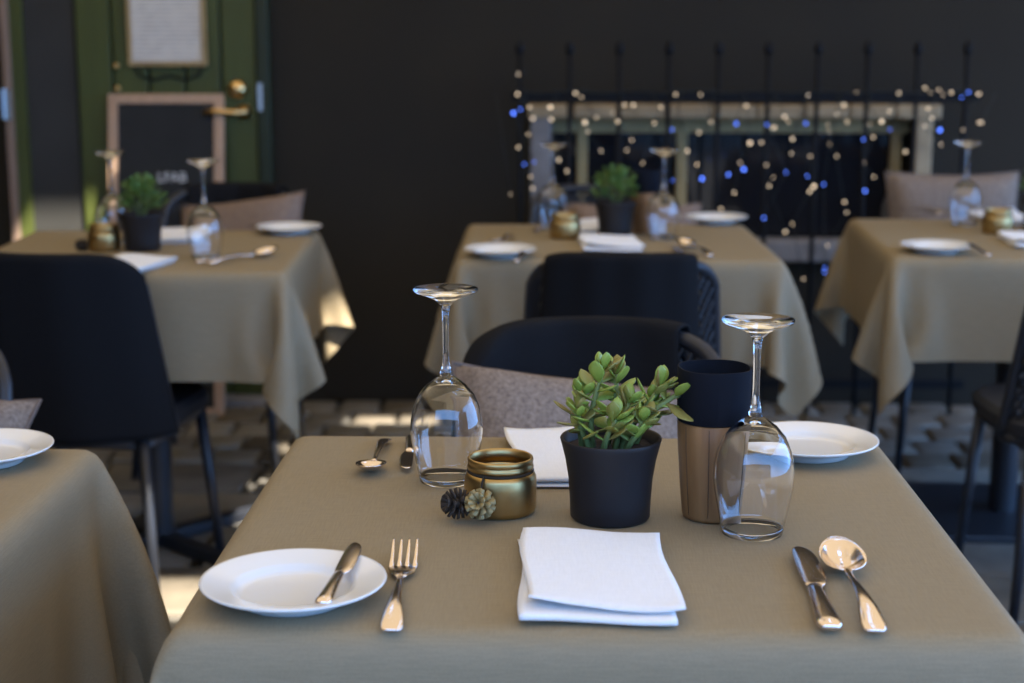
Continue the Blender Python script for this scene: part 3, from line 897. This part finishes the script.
def make_napkin():
    """linen napkin folded in a loose zigzag, rolled folds toward the diner"""
    L, W = .235, .138
    path = []
    layers = 3
    z = .0025
    for k in range(layers):
        y0, y1 = (L / 2 - .004 * k, -L / 2 + .004 * k)
        ys_ = np.linspace(y0, y1, 16) if k % 2 == 0 else np.linspace(y1, y0, 16)
        for y in ys_: path.append((float(y), z))
        if k < layers - 1:
            r_ = .0024
            sgn = -1 if k % 2 == 0 else 1
            for a in (-60, -30, 0, 30, 60):
                path.append((float(ys_[-1]) + sgn * r_ * 1.7 * math.cos(R(a)), z + r_ + r_ * math.sin(R(a))))
            z += 2 * r_
    n_ = len(path)
    def fn(u, v):
        i = v * (n_ - 1); a = int(round(i))
        y, z_ = path[min(a, n_ - 1)]
        x = (u - .5) * W
        lay_ = v
        x += .006 * (lay_ - .5) + .003 * math.sin(y * 30 + lay_ * 4)
        y2 = y + .004 * math.sin(u * 4.2 + lay_ * 1.4) - .003 * (u - .3) * lay_
        fr = max(0, (-y / L * 2 - .55)) / .45
        lift = lay_ * .008 * fr * (abs(u - .52) * 2) ** 2.2 + lay_ * .004 * math.sin(u * 3.3 + 1) * abs(y / L * 2) ** 2
        z2 = z_ * (1 + .0 * u) + max(0, lift) + .0006 * noise.noise(Vector((x * 40, y * 40, lay_ * 5))) * lay_
        return (x, y2, max(z2, .0012))
    o = MB().grid(fn, 26, n_).build('napkin', M['napkin'], solid=.0016, solid_offset=0)
    return tag(o, None, 'napkin')
def make_cone(mname):
    """small opened cone with a whorl of woody scales"""
    t = thing('pine_cone', 'x', 'pine cone')
    b = MB()
    for ring in range(4):
        z = -.006 + ring * .0042
        for k in range(8):
            a = 2 * PI * (k + ring * .5) / 8
            l = .0125 - .0014 * abs(ring - 1.5)
            e = -.2 + ring * .38
            d = Vector((math.cos(a) * math.cos(e), math.sin(a) * math.cos(e), math.sin(e)))
            p0 = Vector((0, 0, z * .6)); p1 = p0 + d * l
            b.tube([p0, p0 + d * l * .55, p1], [(.0006, .0008), (.0009, .0026), (.0008, .0026)], 6, up=(0, 0, 1))
    b.build('scales', M[mname], t)
    MB().lathe([(0, -.006), (.004, -.003), (.004, .004), (0, .007)], 10).build('core', M['cone_dark'], t)
    return t

P_plate, P_glass, P_jar = Proto(make_plate), Proto(make_glass_parts), Proto(make_jar)
P_jade, P_bush = Proto(lambda: make_pot(jade_leaves)), Proto(lambda: make_pot(bush_leaves))
P_can, P_fork, P_spoon, P_knife, P_nap = Proto(make_canister), Proto(make_fork), Proto(make_spoon), Proto(make_knife), Proto(make_napkin)
P_cone_g, P_cone_d = Proto(lambda: make_cone('cone_gold')), Proto(lambda: make_cone('cone_dark'))
Z = ZT + .0008
def on(x, y, z=Z): return pt(x, y, z)
def span(a, b, za=0.0, zb=0.0):
    """heading of something lying from pixel a (its near or handle end) to pixel b"""
    p, q = pt(*a, Z + za), pt(*b, Z + zb)
    d = q - p
    return p, math.atan2(-d.x, d.y), d.length

# ---- nearest table
P_plate.get('white plate with a knife laid across it, front left of the nearest table', on(294, 598), 0)
P_plate.get('white plate at the far right corner of the nearest table', on(808, 453), 0)
p, a, l = span((322, 605), (352, 551), .018, .022)
k = P_knife.get('table knife resting on the front white plate', p - Vector((0, 0, .003)), (R(1.0), 0, a)); k.scale = (.82, .82, .82)
p, a, l = span((391, 629), (406, 538), .004, .016)
P_fork.get('four-pronged fork beside the front white plate', Vector((p.x, p.y, Z - .002)), a)
p, a, l = span((831, 629), (801, 554), .005, .005)
P_knife.get('table knife lying right of the front napkin', Vector((p.x, p.y, Z + .0006)), (0, 0, a)).scale = (1.2, 1.12, 1.1)
p, a, l = span((876, 631), (836, 540), .005, .017)
P_spoon.get('large shiny tablespoon at the right of the nearest table', Vector((p.x, p.y, Z - .001)), a).scale = (1.05, 1.05, 1.25)
p, a, l = span((386, 437), (371, 468), .006, .004)
s = P_spoon.get('spoon lying bowl toward the viewer at the far left of the nearest table', Vector((p.x, p.y, Z - .001)), a); s.scale = (.85, .85, .9)
p, a, l = span((412, 436), (404, 480), .005, .005)
P_knife.get('table knife behind the left upturned glass of the nearest table', Vector((p.x, p.y, Z + .0006)), a)
P_nap.get('folded white napkin at the front of the nearest table', on(595, 581), R(1.5))
P_nap.get('folded white napkin behind the gold jar on the nearest table', on(573, 461), R(187))
P_glass.get('upturned wine glass at the left behind the gold jar, nearest table', on(447, 480), 0)
P_glass.get('upturned wine glass in front of the wooden canister, nearest table', on(752, 532), 0)
jp = on(500.5, 511)
P_jar.get('open gold jar with a cone tied on, on the nearest table', jp, 0)
P_jade.get('green succulent in a slate pot on the nearest table', on(610, 517), 0)
P_can.get('tapered wood canister with navy top on the nearest table', on(711, 516), R(10))
def jarcone(jp, g, dx, dy, dz, label, rot):
    g.get(label, (jp.x + dx, jp.y + dy, jp.z + dz), rot).scale = (1.45, 1.45, 1.3)
jarcone(jp, P_cone_g, -.0195, -.0470, .0215, 'gilded cone hanging on the front of the nearest gold jar', (R(62), R(8), R(-20)))
jarcone(jp, P_cone_d, -.0440, -.0360, .0190, 'dark cone hanging at the left side of the nearest gold jar', (R(80), R(-10), R(-60)))
tw = MB().tube([(jp.x - .0165, jp.y - .0315, jp.z + .047), (jp.x - .0180, jp.y - .0365, jp.z + .043), (jp.x - .0190, jp.y - .0400, jp.z + .034), (jp.x - .0195, jp.y - .0400, jp.z + .024)], .0011, 6).build('twine_loop', M['twine'])
tag(tw, 'dark twine holding the gilded cone to the nearest gold jar', 'twine')

# ---- table in the middle, by the railing
P_plate.get('white plate at the near left of the middle table', on(500, 256), 0)
P_plate.get('white plate at the far right of the middle table', on(716, 223), 0)
p, a, l = span((516, 262), (526, 246), .018, .022)
k = P_knife.get('knife across the near plate of the middle table', p - Vector((0, 0, .003)), a); k.scale = (.82, .82, .82)
p, a, l = span((512, 238), (526, 226)); P_spoon.get('spoon at the far left of the middle table', Vector((p.x, p.y, Z)), R(170))
P_knife.get('table knife beside the far left spoon of the middle table', on(541, 226), R(176))
P_spoon.get('spoon at the near right of the middle table', on(710, 258), R(14))
P_knife.get('table knife at the near right of the middle table', on(690, 258), R(10))
P_nap.get('white napkin before the potted bush of the middle table', on(610, 246), R(3))
P_nap.get('white napkin behind the jar of the middle table', on(588, 229), R(182))
P_glass.get('left upturned wine glass of the middle table, behind its jar', on(553, 229), 0)
P_glass.get('right upturned wine glass of the middle table', on(663, 239), 0)
P_jar.get('small gold jar on the middle table', on(565, 238), 0)
P_bush.get('round green bush in a dark pot on the middle table', on(615, 236), 0)
P_can.get('wooden canister behind the right glass of the middle table', on(645, 233), 0)

# ---- table by the green door
P_plate.get('white plate at the far right of the table by the green door', on(289, 233), 0)
P_spoon.get('spoon on the right of the table by the green door', on(208, 266), R(-35))
P_knife.get('table knife on the right of the table by the green door', on(196, 264), R(-30))
P_fork.get('fork near the far plate of the table by the green door', on(250, 228), R(205))
P_nap.get('white napkin before the pot on the table by the green door', on(126, 268), R(-12))
P_nap.get('white napkin behind the pot on the table by the green door', on(178, 238), R(185))
P_glass.get('left upturned wine glass on the table by the green door', on(114, 243), 0)
P_glass.get('right upturned wine glass on the table by the green door', on(206, 258), 0)
jl = on(105, 250)
P_jar.get('gold jar on the table by the green door', jl, 0)
P_cone_d.get('dark cone beside the gold jar on the table by the green door', (jl.x - .050, jl.y - .010, Z + .0125), (R(80), 0, R(-50)))
P_bush.get('small green bush in a slate pot on the table by the green door', on(143, 250), R(70))

# ---- right-hand table
P_plate.get('white plate at the near left of the right-hand table', on(936, 252), 0)
p, a, l = span((988, 257), (950, 236), .012, .020)
P_knife.get('knife leaning across the plate of the right-hand table', p, (R(2), 0, a))
P_spoon.get('spoon at the far left of the right-hand table', on(912, 211), R(215))
P_knife.get('table knife at the far left of the right-hand table', on(924, 212), R(200))
P_nap.get('white napkin at the right edge on the right-hand table', on(1035, 243), R(-4))
P_nap.get('white napkin behind the jar of the right-hand table', on(1003, 220), R(184))
P_glass.get('upturned wine glass on the right-hand table', on(964, 225), 0)
P_jar.get('gold jar on the right-hand table', on(997, 233), 0)
P_bush.get('green bush at the right edge on the right-hand table', on(1040, 229), R(30))

# ---- table cut off at the lower left
P_plate.get('white plate on the table cut off at the lower left', on(-18, 461), 0)

# repeats of a kind belong to one group
GROUPS = {'chair': 'black woven chairs at the tables', 'table': 'square tables set for a meal', 'tablecloth': 'taupe cloths on the tables',
          'blanket': 'black throws on the chair backs', 'pillow': 'tweed pillows on the chairs', 'plate': 'white plates on the tables',
          'wine glass': 'upturned wine glasses', 'napkin': 'folded white napkins', 'knife': 'table knives', 'spoon': 'spoons', 'fork': 'forks',
          'jar': 'gold jars on the tables', 'pine cone': 'cones by the gold jars', 'potted plant': 'potted plants on the tables',
          'canister': 'wooden canisters on the tables', 'string lights': 'fairy lights on the railing'}
for o in col.objects:
    if o.parent is None and o.get('category') in GROUPS: o['group'] = GROUPS[o['category']]
